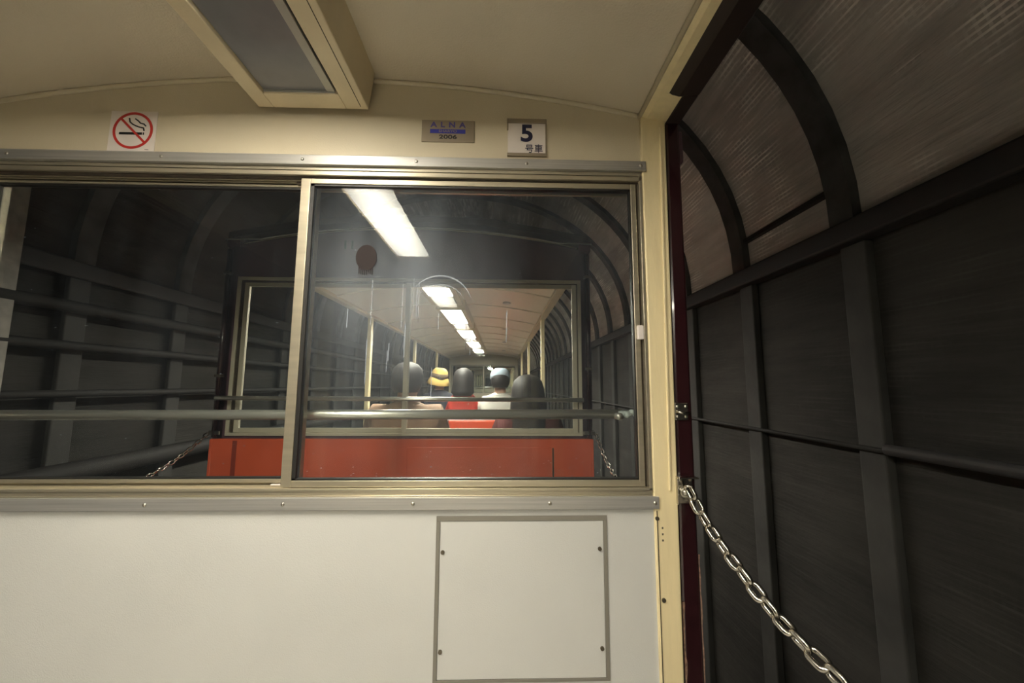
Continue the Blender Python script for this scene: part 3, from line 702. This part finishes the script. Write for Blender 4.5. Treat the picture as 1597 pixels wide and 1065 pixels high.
# ================================================================ PASSENGERS
def skin_mesh(verts, edges, radii, root=0, sub=1):
    me = bpy.data.meshes.new('sk'); me.from_pydata(verts, edges, [])
    o = bpy.data.objects.new('sk', me); COL.objects.link(o)
    md = o.modifiers.new('s', 'SKIN'); md.use_smooth_shade = True
    for v, r in zip(me.skin_vertices[0].data, radii): v.radius = r if isinstance(r, tuple) else (r, r)
    me.skin_vertices[0].data[root].use_root = True
    sb_ = o.modifiers.new('u', 'SUBSURF'); sb_.levels = sub; sb_.render_levels = sub
    bpy.context.view_layer.update()
    out = bpy.data.meshes.new_from_object(o.evaluated_get(bpy.context.evaluated_depsgraph_get()))
    bpy.data.objects.remove(o); return out
def person(x, y, top, sh, cols, label, hair=None, hat=None, turn=0.0, hairlen=.10):
    """seated, facing +y; hip at (0,0,.50); top = height of the crown; sh = half shoulder width"""
    root = empty('person', (x, y, .43)); tag(root, label, 'person')
    s = (top-.45)/.85
    def Z(z): return .07+z*s        # relative to the seat
    V, E, R = [], [], []
    def v(p, r, frm=None):
        V.append(p); R.append(r); k_ = len(V)-1
        if frm is not None: E.append((frm, k_))
        return k_
    hip = v((0, .02, Z(.02)), (.15, .11)); bel = v((0, .01, Z(.17)), (.14, .10), hip); che = v((0, .0, Z(.38)), (.155, .11), bel)
    nb_ = v((0, .0, Z(.53)), (.075, .07), che); nk = v((0, .015, Z(.59)), .052, nb_); jaw = v((0, .03, Z(.63)), (.068, .075), nk)
    hm = v((0, .025, Z(.71)), (.078, .09), jaw); ht = v((0, .02, Z(.775)), (.062, .072), hm)
    v((0, .145, Z(.665)), .012, jaw)
    for sg in (1, -1):
        v((sg*.088, .02, Z(.69)), .014, hm)
        shd = v((sg*(sh-.05), -.0, Z(.49)), .058, che); el = v((sg*(sh+.01), .10, Z(.20)), .042, shd); wr = v((sg*.13, .34, Z(.10)), .028, el)
        pa = v((sg*.11, .40, Z(.095)), (.034, .018), wr)
        for q_, (dx, dl) in enumerate(((-.030, .055), (-.012, .066), (.008, .062), (.026, .05))):
            f1 = v((sg*.11+dx*sg, .435+dl*.5, Z(.09)), .009, pa); v((sg*.11+dx*sg, .435+dl*.9, Z(.07)), .008, f1)
        v((sg*.075, .405, Z(.09)), .010, pa)
        th = v((sg*.10, .20, Z(.03)), .085, hip); kn = v((sg*.12, .43, Z(.03)), .058, th); an = v((sg*.12, .45, -.34), .038, kn); v((sg*.12, .55, -.385), .035, an)
    def put(me, name, m, par):
        me.name = name
        for p in me.polygons: p.use_smooth = True
        me.materials.clear(); me.materials.append(m)
        o = bpy.data.objects.new(name, me); COL.objects.link(o); o.parent = par; return o
    body = put(skin_mesh(V, E, R), 'body', SKIN, root)
    # shirt
    V, E, R = [], [], []
    hip = v((0, .02, Z(.0)), (.165, .125)); bel = v((0, .01, Z(.17)), (.158, .118), hip); che = v((0, .0, Z(.39)), (.172, .125), bel); nb_ = v((0, .0, Z(.53)), (.105, .09), che); v((0, .008, Z(.585)), (.066, .064), nb_)
    for sg in (1, -1):
        shd = v((sg*(sh-.045), .0, Z(.49)), .072, che); el = v((sg*(sh+.012), .10, Z(.20)), .055, shd); v((sg*.145, .32, Z(.105)), .042, el)
    put(skin_mesh(V, E, R), 'shirt', cols[0], root)
    V, E, R = [], [], []
    hip = v((0, .02, Z(.02)), (.165, .12))
    for sg in (1, -1):
        th = v((sg*.10, .20, Z(.03)), .095, hip); kn = v((sg*.12, .43, Z(.03)), .07, th); v((sg*.12, .45, -.30), .052, kn)
    put(skin_mesh(V, E, R), 'trousers', cols[1], root)
    for sg in (1, -1): MB().ball((sg*.032, .108, Z(.71)), .011, seg=6).build('eye', EYE, None).parent = root
    for c in list(root.children):
        if c.name.startswith('eye'): c.matrix_parent_inverse = Matrix.Identity(4)
    ztop = top-.43
    if hair == 'long':
        rg = [(0, .005, ztop+.000, .02, .02), (0, .005, ztop-.012, .055, .06), (0, .0, ztop-.04, .084, .092), (0, -.005, ztop-.085, .098, .108), (0, -.015, ztop-.15, .104, .108), (0, -.035, ztop-.22, .108, .088), (0, -.055, ztop-.22-hairlen, .112, .070), (0, -.06, ztop-.24-hairlen*1.6, .08, .04)]
    else:
        rg = [(0, .005, ztop+.000, .02, .02), (0, .005, ztop-.012, .055, .06), (0, .0, ztop-.04, .083, .092), (0, -.006, ztop-.085, .094, .104), (0, -.018, ztop-.14, .090, .094), (0, -.028, ztop-.18, .070, .062)]
    hh = MB().loft(rg, 24).build('hair', HAIR, None, smooth=True); hh.parent = root
    if hat:
        kind, hm_, hm2 = hat
        if kind == 'cap':
            m_ = MB().loft([(0, .01, ztop+.012, .015, .015), (0, .01, ztop+.008, .05, .055), (0, .01, ztop-.015, .082, .092), (0, .01, ztop-.055, .098, .108), (0, .01, ztop-.095, .101, .111), (0, .01, ztop-.098, .094, .104)], 28)
            c_ = m_.build('cap', hm_, None, smooth=True); c_.parent = root
            b2 = MB().prism([(.09*math.cos(PI*i/12), .09+.085*math.sin(PI*i/12)) for i in range(13)], 'z', ztop-.098, ztop-.092).build('brim', hm_, None); b2.parent = c_
            s2 = MB().tube([(-.075, -.068, ztop-.088), (-.03, -.099, ztop-.086), (.03, -.099, ztop-.086), (.075, -.068, ztop-.088)], .006, 6).build('strap', hm2, None); s2.parent = c_
        else:
            m_ = MB().loft([(0, 0, ztop+.018, .02, .02), (0, 0, ztop+.014, .06, .06), (0, 0, ztop-.015, .088, .092), (0, 0, ztop-.07, .100, .108), (0, 0, ztop-.085, .102, .110)], 28)
            c_ = m_.build('hat_crown', hm_, None, smooth=True); c_.parent = root
            b2 = MB().loft([(0, 0, ztop-.084, .100, .108), (0, 0, ztop-.125, .118, .128), (0, 0, ztop-.165, .134, .146), (0, 0, ztop-.168, .130, .142), (0, 0, ztop-.088, .094, .10)], 28).build('hat_brim', hm_, None, smooth=True); b2.parent = c_
            b3 = MB().loft([(0, 0, ztop-.040, .0965, .1035), (0, 0, ztop-.085, .1045, .1125), (0, 0, ztop-.086, .10, .108)], 28).build('hat_band', hm2, None, smooth=True); b3.parent = c_
            c_.rotation_euler = (math.radians(8), math.radians(9), 0)
            pv = Vector((0, 0, ztop-.08)); c_.location = pv-c_.rotation_euler.to_matrix() @ pv
    root.rotation_euler = (0, 0, turn)
    return root
def cl(name, c): return mat(name, c, .8, noise=.12, nscale=12, bump=.5, bscale=20)
TAN, BLK, WHT, MRN, NVY = cl('tan_knit', (.30, .19, .13)), cl('black_cloth', (.012, .012, .015)), cl('white_cotton', (.62, .60, .54)), cl('maroon_cloth', (.10, .018, .018)), cl('navy_cloth', (.02, .022, .035))
YEL, BRN, CAPB, CAPS = cl('yellow_cotton', (.62, .43, .13)), cl('brown_band', (.14, .10, .06)), cl('pale_blue_cotton', (.34, .42, .50)), cl('dark_strap', (.05, .06, .08))
def PXp(px, y): return (px-782)/600*y
person(PXp(637, 2.30), 2.30, 1.285, .225, (TAN, NVY), 'person in a tan top with dark hair, back turned, behind the centre frame', 'short', hairlen=.05)
person(PXp(823, 2.34), 2.34, 1.215, .20, (MRN, NVY), 'person with long dark hair in a maroon top, back turned, on the right', 'long', hairlen=.16)
person(PXp(780, 3.78), 3.78, 1.305, .21, (WHT, NVY), 'person in a pale blue cap and white shirt, back turned', 'short', ('cap', CAPB, CAPS))
person(PXp(686, 4.52), 4.52, 1.325, .20, (NVY, BLK), 'person in a yellow brimmed hat and dark clothes, back turned', 'short', ('bucket', YEL, BRN))
person(PXp(723, 3.80), 3.80, 1.315, .15, (cl('red_cotton', (.60, .05, .03)), BLK), 'person with dark hair and a red top between the yellow hat and the cap', 'long', hairlen=.02)
